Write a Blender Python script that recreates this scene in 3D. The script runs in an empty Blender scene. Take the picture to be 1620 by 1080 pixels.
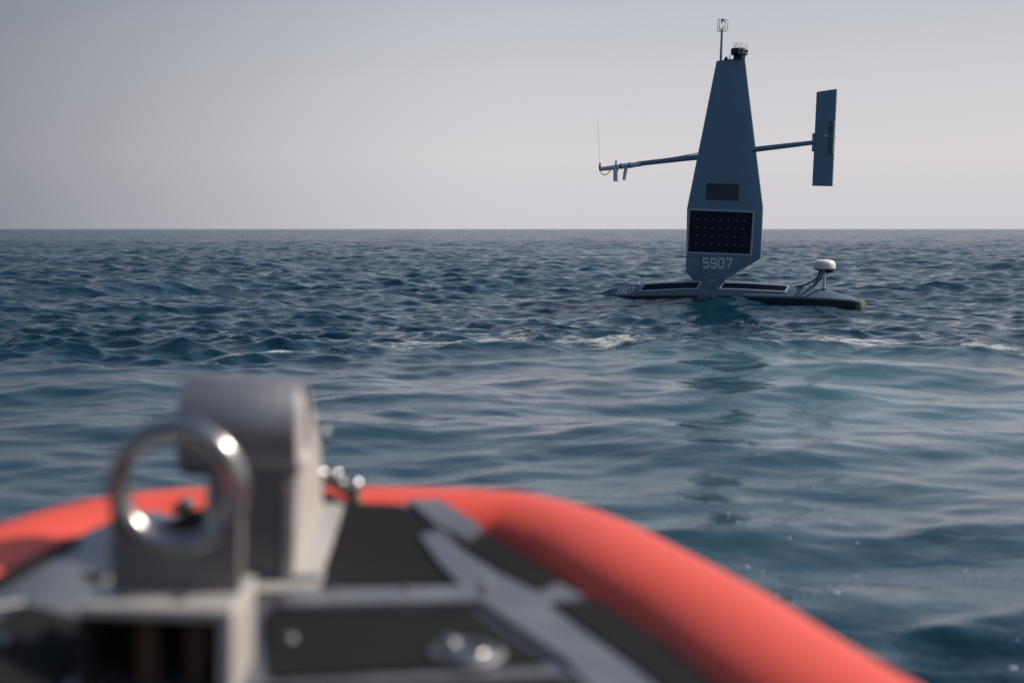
import bpy, bmesh, math, random
import numpy as np
from mathutils import Vector, Matrix

# ------------------------------------------------------------------ camera
scene = bpy.context.scene
col = scene.collection
CAM_H = 1.5
cam_data = bpy.data.cameras.new('camera')
cam = bpy.data.objects.new('camera', cam_data)
col.objects.link(cam)
cam.location = (0, 0, CAM_H)
cam.rotation_euler = (math.radians(90) - math.atan((540 - 362) / 2250.0), 0, 0)
cam_data.sensor_width = 36
cam_data.lens = 50
cam_data.clip_start = 0.05
cam_data.clip_end = 30000
cam_data.dof.use_dof = True
cam_data.dof.focus_distance = 28.5
cam_data.dof.aperture_fstop = 1.75
scene.camera = cam

# ------------------------------------------------------------------ sky
SUN_AZ = math.radians(75)      # clockwise from straight ahead
SUN_EL = math.radians(39)
world = bpy.data.worlds.new('World')
scene.world = world
world.use_nodes = True
nt = world.node_tree
nt.nodes.clear()
w_out = nt.nodes.new('ShaderNodeOutputWorld')
sky = nt.nodes.new('ShaderNodeTexSky')
sky.sky_type = 'NISHITA'
sky.sun_disc = False
sky.sun_elevation = SUN_EL
sky.sun_rotation = SUN_AZ
sky.altitude = 0
sky.air_density = 1.6
sky.dust_density = 6.0
sky.ozone_density = 1.5
bg_sky = nt.nodes.new('ShaderNodeBackground')
bg_sky.inputs['Strength'].default_value = 0.022
nt.links.new(sky.outputs[0], bg_sky.inputs['Color'])
# even veil of sea haze, thickest just above the horizon
tc = nt.nodes.new('ShaderNodeTexCoord')
sep = nt.nodes.new('ShaderNodeSeparateXYZ')
nt.links.new(tc.outputs['Generated'], sep.inputs[0])
ramp = nt.nodes.new('ShaderNodeValToRGB')
nt.links.new(sep.outputs['Z'], ramp.inputs[0])
stops = [(0.0, (0.56, 0.555, 0.585)), (0.05, (0.59, 0.575, 0.605)), (0.10, (0.51, 0.51, 0.55)),
         (0.17, (0.375, 0.405, 0.465)), (0.27, (0.33, 0.375, 0.455)), (0.50, (0.23, 0.295, 0.40)), (1.0, (0.12, 0.20, 0.325))]
cr = ramp.color_ramp
while len(cr.elements) < len(stops):
    cr.elements.new(0.5)
for e, (p, c) in zip(cr.elements, stops):
    e.position = p
    e.color = (*c, 1)
bg_haze = nt.nodes.new('ShaderNodeBackground')
bg_haze.inputs['Strength'].default_value = 1.0
# haze scatters more light on the sun's side of the sky
dotn = nt.nodes.new('ShaderNodeVectorMath')
dotn.operation = 'DOT_PRODUCT'
nt.links.new(tc.outputs['Generated'], dotn.inputs[0])
dotn.inputs[1].default_value = (math.sin(SUN_AZ), math.cos(SUN_AZ), 0)
mr = nt.nodes.new('ShaderNodeMapRange')
mr.interpolation_type = 'SMOOTHSTEP'
mr.inputs['From Min'].default_value = -0.25
mr.inputs['From Max'].default_value = 0.28
nt.links.new(dotn.outputs['Value'], mr.inputs[0])
side = nt.nodes.new('ShaderNodeMix')
side.data_type = 'RGBA'
side.inputs[6].default_value = (0.285, 0.325, 0.39, 1)
side.inputs[7].default_value = (1.085, 1.075, 1.085, 1)
nt.links.new(mr.outputs[0], side.inputs[0])
hz = nt.nodes.new('ShaderNodeVectorMath')
hz.operation = 'MULTIPLY'
nt.links.new(ramp.outputs[0], hz.inputs[0])
nt.links.new(side.outputs[2], hz.inputs[1])
nt.links.new(hz.outputs[0], bg_haze.inputs['Color'])
addw = nt.nodes.new('ShaderNodeAddShader')
nt.links.new(bg_sky.outputs[0], addw.inputs[0])
nt.links.new(bg_haze.outputs[0], addw.inputs[1])
nt.links.new(addw.outputs[0], w_out.inputs['Surface'])

# ------------------------------------------------------------------ sun
sun_data = bpy.data.lights.new('sun', 'SUN')
sun = bpy.data.objects.new('sun', sun_data)
col.objects.link(sun)
sun_data.energy = 4.6
sun_data.angle = math.radians(1.2)
sun_data.color = (1.0, 0.88, 0.75)
sd = Vector((math.sin(SUN_AZ) * math.cos(SUN_EL), math.cos(SUN_AZ) * math.cos(SUN_EL), math.sin(SUN_EL)))
sun.rotation_euler = sd.to_track_quat('Z', 'Y').to_euler()

scene.view_settings.view_transform = 'Standard'
scene.view_settings.look = 'None'
scene.view_settings.exposure = 0.0
scene.view_settings.gamma = 1.0
scene.render.engine = 'CYCLES'
scene.cycles.use_denoising = True
scene.cycles.max_bounces = 6
scene.cycles.caustics_reflective = False
scene.cycles.caustics_refractive = False
scene.cycles.sample_clamp_indirect = 4.0

# ------------------------------------------------------------------ materials
def N(t, kind, **kw):
    n = t.nodes.new(kind)
    for k, v in kw.items():
        setattr(n, k, v)
    return n

def material(name, color, rough=0.5, metal=0.0, var=0.12, scale=12.0, rough_var=0.1, bump=0.0, bump_scale=60.0,
             stretch=(1, 1, 1), coat=0.0, spec=0.5):
    m = bpy.data.materials.new(name)
    m.use_nodes = True
    t = m.node_tree
    b = t.nodes['Principled BSDF']
    co = N(t, 'ShaderNodeTexCoord')
    mp = N(t, 'ShaderNodeMapping')
    mp.inputs['Scale'].default_value = stretch
    t.links.new(co.outputs['Object'], mp.inputs[0])
    nz = N(t, 'ShaderNodeTexNoise')
    nz.inputs['Scale'].default_value = scale
    nz.inputs['Detail'].default_value = 5
    t.links.new(mp.outputs[0], nz.inputs['Vector'])
    mix = N(t, 'ShaderNodeMix', data_type='RGBA')
    mix.inputs[6].default_value = (*[c * (1 - var) for c in color], 1)
    mix.inputs[7].default_value = (*[min(1, c * (1 + var)) for c in color], 1)
    t.links.new(nz.outputs['Fac'], mix.inputs[0])
    t.links.new(mix.outputs[2], b.inputs['Base Color'])
    mr = N(t, 'ShaderNodeMapRange')
    mr.inputs['To Min'].default_value = max(0.02, rough - rough_var)
    mr.inputs['To Max'].default_value = min(1, rough + rough_var)
    t.links.new(nz.outputs['Fac'], mr.inputs[0])
    t.links.new(mr.outputs[0], b.inputs['Roughness'])
    b.inputs['Metallic'].default_value = metal
    b.inputs['Specular IOR Level'].default_value = spec
    b.inputs['Coat Weight'].default_value = coat
    if bump:
        n2 = N(t, 'ShaderNodeTexNoise')
        n2.inputs['Scale'].default_value = bump_scale
        n2.inputs['Detail'].default_value = 3
        t.links.new(mp.outputs[0], n2.inputs['Vector'])
        bp = N(t, 'ShaderNodeBump')
        bp.inputs['Strength'].default_value = bump
        bp.inputs['Distance'].default_value = 0.004
        t.links.new(n2.outputs['Fac'], bp.inputs['Height'])
        t.links.new(bp.outputs[0], b.inputs['Normal'])
    return m

M = {}
M['vessel_grey'] = material('vessel_grey_paint', (0.18, 0.285, 0.395), 0.42, var=0.13, scale=3.0, stretch=(1.6, 1.6, 0.22), spec=0.4)
M['vessel_deck'] = material('vessel_deck_grey_paint', (0.115, 0.165, 0.22), 0.4, var=0.06, scale=2.0, spec=0.4)
M['hull_bottom'] = material('dark_hull_bottom', (0.022, 0.028, 0.032), 0.5, var=0.25, scale=3)  # darker colour below the chine
M['stern_sunlit'] = material('sunlit_green_grey', (0.10, 0.115, 0.085), 0.55, var=0.2, scale=8)  # greenish sunlight on the stern put into the base colour
M['white_mark'] = material('white_marking', (0.80, 0.83, 0.85), 0.5, var=0.06)
M['panel_frame'] = material('panel_frame_white', (0.50, 0.54, 0.58), 0.45, var=0.06)
M['panel_back'] = material('panel_backing', (0.10, 0.12, 0.16), 0.35, var=0.05)
M['flag_dark'] = material('flag_dark_print', (0.018, 0.026, 0.045), 0.5, var=0.05)
M['flag_light'] = material('flag_grey_print', (0.115, 0.125, 0.155), 0.5, var=0.05)
M['black'] = material('black_plastic', (0.012, 0.013, 0.016), 0.45)
M['lens'] = material('lens_glass', (0.03, 0.035, 0.04), 0.08, var=0.0, rough_var=0.02)
M['cam_face'] = material('camera_face_grey', (0.42, 0.42, 0.40), 0.5)
M['sensor'] = material('sensor_pale_grey', (0.66, 0.70, 0.76), 0.4, var=0.06)
M['white'] = material('radome_white', (0.78, 0.77, 0.74), 0.3, var=0.03, scale=4)
M['yellow'] = material('warning_yellow', (0.45, 0.50, 0.05), 0.5)
M['steel_post'] = material('pale_post_metal', (0.62, 0.55, 0.42), 0.35, metal=0.5, var=0.06)
M['seam'] = material('seam_dark_line', (0.045, 0.062, 0.085), 0.6)  # dark colour of the panel joints
M['wire'] = material('dark_wire', (0.05, 0.055, 0.065), 0.5)
M['orange'] = material('collar_orange', (0.72, 0.083, 0.052), 0.5, var=0.05, scale=3, bump=0.15, bump_scale=14, spec=0.45)
M['alu'] = material('brushed_aluminium', (0.26, 0.265, 0.29), 0.5, metal=0.9, var=0.30, scale=7, rough_var=0.12, bump=0.2,
                    bump_scale=90)
M['alu_plate'] = material('worn_aluminium_plate', (0.52, 0.50, 0.48), 0.5, metal=0.35, var=0.2, scale=7, rough_var=0.12)
M['shade_plate'] = material('shaded_front_plate', (0.19, 0.185, 0.185), 0.5, metal=0.3, var=0.15, scale=9)  # shade on the camera-facing plates put into a darker metal colour
M['polished'] = material('polished_steel', (0.36, 0.355, 0.355), 0.23, metal=1.0, var=0.05, scale=20, rough_var=0.04)
M['nonskid'] = material('black_nonskid', (0.0075, 0.0078, 0.011), 0.85, spec=0.2, var=0.5, scale=8, bump=0.6, bump_scale=220)
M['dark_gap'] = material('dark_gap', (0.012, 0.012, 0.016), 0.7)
M['rust'] = material('rusty_steel', (0.09, 0.05, 0.03), 0.7, var=0.4, scale=14)
M['hull_grey'] = material('boat_hull_grey', (0.25, 0.26, 0.27), 0.5)
M['nylon'] = material('weathered_bronze', (0.42, 0.30, 0.22), 0.4, metal=0.6)

# solar cells: dark blue silicon with fine busbars printed on
def cell_material(name, period, width, axis):
    m = bpy.data.materials.new(name)
    m.use_nodes = True
    t = m.node_tree
    b = t.nodes['Principled BSDF']
    co = N(t, 'ShaderNodeTexCoord')
    sp = N(t, 'ShaderNodeSeparateXYZ')
    t.links.new(co.outputs['Object'], sp.inputs[0])
    dv = N(t, 'ShaderNodeMath', operation='DIVIDE'); dv.inputs[1].default_value = period
    t.links.new(sp.outputs[axis], dv.inputs[0])
    fr = N(t, 'ShaderNodeMath', operation='FRACT'); t.links.new(dv.outputs[0], fr.inputs[0])
    lt = N(t, 'ShaderNodeMath', operation='LESS_THAN'); lt.inputs[1].default_value = width / period
    t.links.new(fr.outputs[0], lt.inputs[0])
    mix = N(t, 'ShaderNodeMix', data_type='RGBA')
    mix.inputs[6].default_value = (0.004, 0.009, 0.024, 1)
    mix.inputs[7].default_value = (0.075, 0.095, 0.13, 1)
    t.links.new(lt.outputs[0], mix.inputs[0])
    t.links.new(mix.outputs[2], b.inputs['Base Color'])
    b.inputs['Roughness'].default_value = 0.22
    b.inputs['Specular IOR Level'].default_value = 0.12
    return m
M['cell'] = cell_material('solar_cell', 0.0633, 0.008, 'X')
M['cell_deck'] = cell_material('deck_solar_cell', 0.05, 0.003, 'X')

# ------------------------------------------------------------------ mesh helpers
class MB:
    """collects vertices and faces of one mesh"""
    def __init__(self):
        self.v = []; self.f = []
    def add(self, verts, faces):
        o = len(self.v)
        self.v += [tuple(p) for p in verts]
        self.f += [tuple(i + o for i in f) for f in faces]
        return self
    def box(self, lo, hi):
        x0, y0, z0 = lo; x1, y1, z1 = hi
        vs = [(x0, y0, z0), (x1, y0, z0), (x1, y1, z0), (x0, y1, z0), (x0, y0, z1), (x1, y0, z1), (x1, y1, z1), (x0, y1, z1)]
        return self.add(vs, [(0, 3, 2, 1), (4, 5, 6, 7), (0, 1, 5, 4), (1, 2, 6, 5), (2, 3, 7, 6), (3, 0, 4, 7)])
    def prism(self, poly, z0, z1, axis='z'):
        """polygon (a, b) extruded; axis z: (a, b, z); y: (a, t, b); x: (t, a, b)"""
        def P(a, b, t):
            return {'z': (a, b, t), 'y': (a, t, b), 'x': (t, a, b)}[axis]
        n = len(poly)
        vs = [P(a, b, z0) for a, b in poly] + [P(a, b, z1) for a, b in poly]
        fs = [tuple(range(n))[::-1], tuple(range(n, 2 * n))]
        fs += [(i, (i + 1) % n, n + (i + 1) % n, n + i) for i in range(n)]
        return self.add(vs, fs)
    def tube(self, pts, radii, seg=12, cap=True):
        pts = [Vector(p) for p in pts]
        if not hasattr(radii, '__len__'):
            radii = [radii] * len(pts)
        rings = []
        up = None
        for i, p in enumerate(pts):
            d = (pts[min(i + 1, len(pts) - 1)] - pts[max(i - 1, 0)]).normalized()
            if up is None:
                up = Vector((0, 0, 1)) if abs(d.z) < 0.9 else Vector((0, 1, 0))
            a = d.cross(up).normalized()
            b = a.cross(d).normalized()
            up = b
            rings.append([p + (a * math.cos(2 * math.pi * k / seg) + b * math.sin(2 * math.pi * k / seg)) * radii[i] for k in range(seg)])
        vs = [q for r in rings for q in r]
        fs = []
        for i in range(len(rings) - 1):
            for k in range(seg):
                fs.append((i * seg + k, i * seg + (k + 1) % seg, (i + 1) * seg + (k + 1) % seg, (i + 1) * seg + k))
        if cap:
            fs.append(tuple(range(seg))[::-1])
            fs.append(tuple(range((len(rings) - 1) * seg, len(rings) * seg)))
        return self.add(vs, fs)
    def lathe(self, prof, center=(0, 0, 0), seg=32, axis='z'):
        """profile of (radius, height)"""
        vs = []
        for r, h in prof:
            for k in range(seg):
                a = 2 * math.pi * k / seg
                p = (r * math.cos(a), r * math.sin(a), h)
                if axis == 'x': p = (p[2], p[0], p[1])
                if axis == 'y': p = (p[0], p[2], p[1])
                vs.append(tuple(p[j] + center[j] for j in range(3)))
        fs = []
        for i in range(len(prof) - 1):
            for k in range(seg):
                fs.append((i * seg + k, i * seg + (k + 1) % seg, (i + 1) * seg + (k + 1) % seg, (i + 1) * seg + k))
        if prof[0][0] > 1e-6: fs.append(tuple(range(seg))[::-1])
        if prof[-1][0] > 1e-6: fs.append(tuple(range((len(prof) - 1) * seg, len(prof) * seg)))
        return self.add(vs, fs)
    def build(self, name, mat, parent=None, smooth=None, bevel=0.0, rot=None, label=None):
        me = bpy.data.meshes.new(name)
        me.from_pydata(self.v, [], self.f)
        bm = bmesh.new(); bm.from_mesh(me)
        bmesh.ops.remove_doubles(bm, verts=bm.verts, dist=1e-6)
        bmesh.ops.recalc_face_normals(bm, faces=bm.faces)
        bm.to_mesh(me); bm.free()
        me.materials.append(mat)
        o = bpy.data.objects.new(name, me)
        col.objects.link(o)
        o.parent = parent
        if rot: o.rotation_euler = rot
        if bevel:
            bv = o.modifiers.new('bevel', 'BEVEL')
            bv.width = bevel; bv.segments = 2; bv.limit_method = 'ANGLE'; bv.angle_limit = math.radians(35)
        if smooth is not None:
            me.set_sharp_from_angle(angle=math.radians(smooth))
            for p in me.polygons: p.use_smooth = True
        if label: o['label'] = label
        return o

def thing(name, label, cat, loc, rot=(0, 0, 0)):
    o = bpy.data.objects.new(name, None)
    col.objects.link(o)
    o.location = loc
    o.rotation_euler = rot
    o.empty_display_size = 0.3
    o['label'] = label; o['category'] = cat
    return o

def catmull(pts, n):
    pts = [np.array(p, float) for p in pts]
    out = []
    for i in range(len(pts) - 1):
        p0 = pts[max(i - 1, 0)]; p1 = pts[i]; p2 = pts[i + 1]; p3 = pts[min(i + 2, len(pts) - 1)]
        for k in range(n):
            t = k / n
            out.append(0.5 * (2 * p1 + (p2 - p0) * t + (2 * p0 - 5 * p1 + 4 * p2 - p3) * t * t + (3 * p1 - p0 - 3 * p2 + p3) * t ** 3))
    out.append(pts[-1])
    return out

# ------------------------------------------------------------------ sea
rng = np.random.default_rng(11)
def smooth01(x):
    x = np.clip(x, 0, 1)
    return x * x * (3 - 2 * x)

def vnoise(x, y, seed, scale):
    """cheap smooth value noise"""
    r = np.random.default_rng(seed)
    tab = r.random((256, 256)).astype(np.float32)
    u = x / scale + 1000.3; v = y / scale + 1000.7
    i = np.floor(u).astype(np.int64); j = np.floor(v).astype(np.int64)
    fu = smooth01(u - i); fv = smooth01(v - j)
    g = lambda a, b: tab[a & 255, b & 255]
    return (g(i, j) * (1 - fu) + g(i + 1, j) * fu) * (1 - fv) + (g(i, j + 1) * (1 - fu) + g(i + 1, j + 1) * fu) * fv

# wave components: wind sea running roughly towards the camera
COMP = []
n_oct = 24
for i in range(n_oct):
    lam0 = 0.24 * 2 ** (i / n_oct * 5.6)
    for k in range(8):
        lam = lam0 * 2 ** rng.uniform(0, 0.25)
        th = math.radians(-97 + rng.normal(0, 36))
        kx = math.cos(th) * 2 * math.pi / lam
        ky = math.sin(th) * 2 * math.pi / lam
        slope = 0.0315 * (1.0 if lam < 0.75 else (0.75 / lam) ** 0.85)
        amp = slope * lam / (2 * math.pi) * 1.414 * (0.5 + rng.random())
        COMP.append((lam, kx, ky, amp, rng.uniform(0, 2 * math.pi)))
for k in range(18):                      # low swell that carries to the horizon
    lam = 11.0 * 2 ** rng.uniform(0, 2.0)
    th = math.radians(-100 + rng.normal(0, 30))
    COMP.append((lam, math.cos(th) * 2 * math.pi / lam, math.sin(th) * 2 * math.pi / lam, 0.0065 * lam / (2 * math.pi) * 1.414, rng.uniform(0, 2 * math.pi)))
# slow smooth heave inside the wake
WCOMP = []
for k in range(26):
    lam = 0.9 * 2 ** rng.uniform(0, 1.9)
    th = math.radians(-90 + rng.normal(0, 38))
    WCOMP.append((lam, math.cos(th) * 2 * math.pi / lam, math.sin(th) * 2 * math.pi / lam,
                  0.0145 * lam / (2 * math.pi) * 1.414 * (0.5 + rng.random()), rng.uniform(0, 2 * math.pi)))

def wake_far_edge(x):
    return 17.2 + 0.5 * np.sin(x * 0.55 + 0.6) + 0.35 * np.sin(x * 1.3 + 2.0) - 0.012 * (x - 1) ** 2

def wake_mask(x, y):
    ef = wake_far_edge(x) + (vnoise(x, y, 3, 0.9) - 0.5) * 0.8
    near = 3.9 + 0.35 * np.clip(x - 0.5, -1.0, 3) + (vnoise(x, y, 4, 1.3) - 0.5) * 2.0
    m = smooth01((ef - y) / 2.2) * smooth01((y - near) / 2.2)
    m *= smooth01((14 - np.abs(x)) / 5.0)
    return m

def sea_surface(x, y, dr):
    """displaced position of the rest point (x, y); dr is the local mesh spacing"""
    wk = wake_mask(x, y)
    z = np.zeros_like(x); ox = np.zeros_like(x); oy = np.zeros_like(x)
    lee = 1 - 0.3 * np.exp(-(((x - 4.2) / 3.6) ** 2 + ((y - 28.6) / 3.0) ** 2))
    gust = 0.75 + 0.5 * vnoise(x, y, 7, 9.0)
    for lam, kx, ky, a, ph in COMP:
        fade = smooth01((lam / dr - 1.9) / 1.6)
        if lam < 0.9: cut = (1 - 0.78 * wk) * lee
        elif lam < 3.0: cut = (1 - 0.80 * wk) * lee
        else: cut = (1 - 0.60 * wk) * lee
        A = a * fade * cut * (gust if lam < 2.5 else 1.0)
        p = kx * x + ky * y + ph
        s = np.sin(p); c = np.cos(p)
        z += A * c
        kk = math.hypot(kx, ky)
        ox -= A * 0.85 * kx / kk * s
        oy -= A * 0.85 * ky / kk * s
    for lam, kx, ky, a, ph in WCOMP:
        A = a * wk * smooth01((lam / dr - 2.2) / 2.5)
        z += A * np.cos(kx * x + ky * y + ph)
    # low lip of turbulent water along the outer edge of the wake
    d = y - wake_far_edge(x)
    lip = np.exp(-(d / 0.55) ** 2) * (vnoise(x, y, 5, 0.8) * 0.7 + vnoise(x, y, 6, 0.3) * 0.5)
    lip *= smooth01((13 - np.abs(x)) / 4.0)
    z += 0.10 * lip
    for (hx, hy, rad), amp in zip(HULL_SWELL, SWELL_AMP):
        z += amp * np.exp(-(((x - hx) / rad) ** 2 + ((y - hy) / rad) ** 2))
    return x + ox, y + oy, z, wk, lip

# swell lifted against the drifting hull: wanted water heights at bow, midships and stern
HULL_SWELL = [(1.9, 30.4, 1.0), (4.0, 28.55, 1.1), (5.3, 27.75, 1.0), (6.55, 27.0, 1.1)]
SWELL_AMP = [0.0] * 4
def fit_swell(want):
    hx = np.array([h[0] for h in HULL_SWELL], np.float32); hy = np.array([h[1] for h in HULL_SWELL], np.float32)
    px, py, pz, _, _ = sea_surface(hx, hy, np.full_like(hx, 0.1))
    G = np.array([[math.exp(-(((a[0] - b[0]) / b[2]) ** 2 + ((a[1] - b[1]) / b[2]) ** 2)) for b in HULL_SWELL] for a in HULL_SWELL])
    amp = np.linalg.solve(G, np.array(want) - pz)
    for i in range(4): SWELL_AMP[i] = float(amp[i])
fit_swell((0.06, 0.15, 0.06, -0.02))

def build_sea():
    half = math.radians(25.5)
    nc = 640
    fine = np.linspace(-half, half, nc)
    coarse = np.linspace(half, 2 * math.pi - half, 112)[1:-1]
    ang = np.concatenate([fine, coarse])
    r = [0.6]
    while r[-1] < 1500:
        r.append(r[-1] + (max(0.024, 0.0034 * r[-1]) if r[-1] < 170 else 0.0068 * r[-1]))
    while r[-1] < 9000:
        r.append(r[-1] * 1.12)
    r = np.array(r)
    drr = np.gradient(r)
    Rg, A = np.meshgrid(r, ang, indexing='ij')
    Dg = np.repeat(drr[:, None], len(ang), axis=1)
    X = (Rg * np.sin(A)).astype(np.float32)
    Y = (Rg * np.cos(A)).astype(np.float32)
    sp = np.concatenate([np.full(nc, 2 * half / nc), np.full(len(coarse), (2 * math.pi - 2 * half) / 111)])
    D = np.maximum(Dg, Rg * sp[None, :]).astype(np.float32)
    x, y, z, wk, lip = sea_surface(X, Y, D)
    nr, na = X.shape
    # foam density
    slopef = np.gradient(z, axis=0) / np.maximum(Dg, 1e-4)
    crest = smooth01((z - 0.20) / 0.12) * smooth01((np.abs(slopef) - 0.30) / 0.3)
    edge = np.exp(-np.abs((Y - wake_far_edge(X) + 0.35) / 0.55) ** 1.5)
    edge *= smooth01((0.55 * vnoise(X, Y * 0.8, 21, 1.3) + 0.45 * vnoise(X, Y, 23, 0.5) - 0.20) / 0.40) * smooth01((12 - np.abs(X)) / 3.0)
    edge *= np.clip(0.74 + 0.10 * np.exp(-((X + 0.5) / 1.3) ** 2) + 0.12 * np.exp(-((X - 3.7) / 1.5) ** 2) + 0.22 * np.exp(-((X + 5.0) / 2.6) ** 2) + 0.35 * np.exp(-((X - 6.2) / 0.8) ** 2), 0, 1)
    inner = smooth01((wake_far_edge(X) - Y) / 0.6) * np.exp(-np.clip(wake_far_edge(X) - Y, 0, 9) / 1.4) * 0.55
    foam = np.clip(edge * 1.0 + inner * vnoise(X, Y, 22, 1.2) * smooth01((12 - np.abs(X)) / 3.0) + 0.60 * crest * smooth01((160 - Rg) / 100), 0, 0.88)
    # splash along the drifting vessel's side
    for sx, sy, rad, amt in ((3.75, 28.45, 0.55, 0.75), (1.75, 30.75, 0.3, 0.6), (6.7, 26.8, 0.35, 0.4)):
        foam = np.maximum(foam, amt * np.exp(-(((X - sx) / rad) ** 2 + ((Y - sy) / (rad * 0.9)) ** 2)))
    # milky aerated patch
    aer = np.exp(-(((X - 2.9) / 1.5) ** 2 + ((Y - 12.6) / 3.0) ** 2)) + 0.55 * np.exp(-(((X - 3.6) / 2.6) ** 2 + ((Y - 15.9) / 1.2) ** 2))
    aer = np.clip(aer * (0.55 + 0.9 * vnoise(X, Y, 31, 0.9)) + 0.32 * wk * vnoise(X, Y, 32, 3.0), 0, 1)
    # slope variance that the mesh is too coarse to carry shows as roughness
    far = np.sqrt(np.clip((Rg - 10) / 110, 0, 1))
    co = np.empty((nr * na + 1, 3), np.float32)
    co[:-1, 0] = x.ravel(); co[:-1, 1] = y.ravel(); co[:-1, 2] = z.ravel()
    co[-1] = (0, 0, 0)
    i = np.arange(nr - 1)[:, None]; j = np.arange(na)[None, :]
    j2 = (j + 1) % na
    q = np.stack(np.broadcast_arrays(i * na + j, (i + 1) * na + j, (i + 1) * na + j2, i * na + j2), -1).reshape(-1, 4)
    q = q[:, ::-1]
    jj = np.arange(na)
    tri = np.stack([np.full(na, nr * na), (jj + 1) % na, jj], -1)[:, ::-1]
    me = bpy.data.meshes.new('sea')
    nq, ntri = len(q), len(tri)
    me.vertices.add(len(co)); me.vertices.foreach_set('co', co.ravel())
    me.loops.add(nq * 4 + ntri * 3)
    me.loops.foreach_set('vertex_index', np.concatenate([q.ravel(), tri.ravel()]).astype(np.int32))
    me.polygons.add(nq + ntri)
    me.polygons.foreach_set('loop_start', np.concatenate([np.arange(nq) * 4, nq * 4 + np.arange(ntri) * 3]).astype(np.int32))
    me.polygons.foreach_set('use_smooth', np.ones(nq + ntri, bool))
    me.update(calc_edges=True)
    me.validate()
    for nm, arr in (('foam', foam), ('aerated', aer), ('wake', wk), ('unresolved', far)):
        at = me.attributes.new(nm, 'FLOAT', 'POINT')
        at.data.foreach_set('value', np.concatenate([arr.ravel(), [0]]).astype(np.float32))
    o = bpy.data.objects.new('sea', me)
    col.objects.link(o)
    o['kind'] = 'structure'
    o['label'] = 'choppy dark blue sea with a smooth pale wake across it'
    o['category'] = 'sea'
    return o

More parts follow.
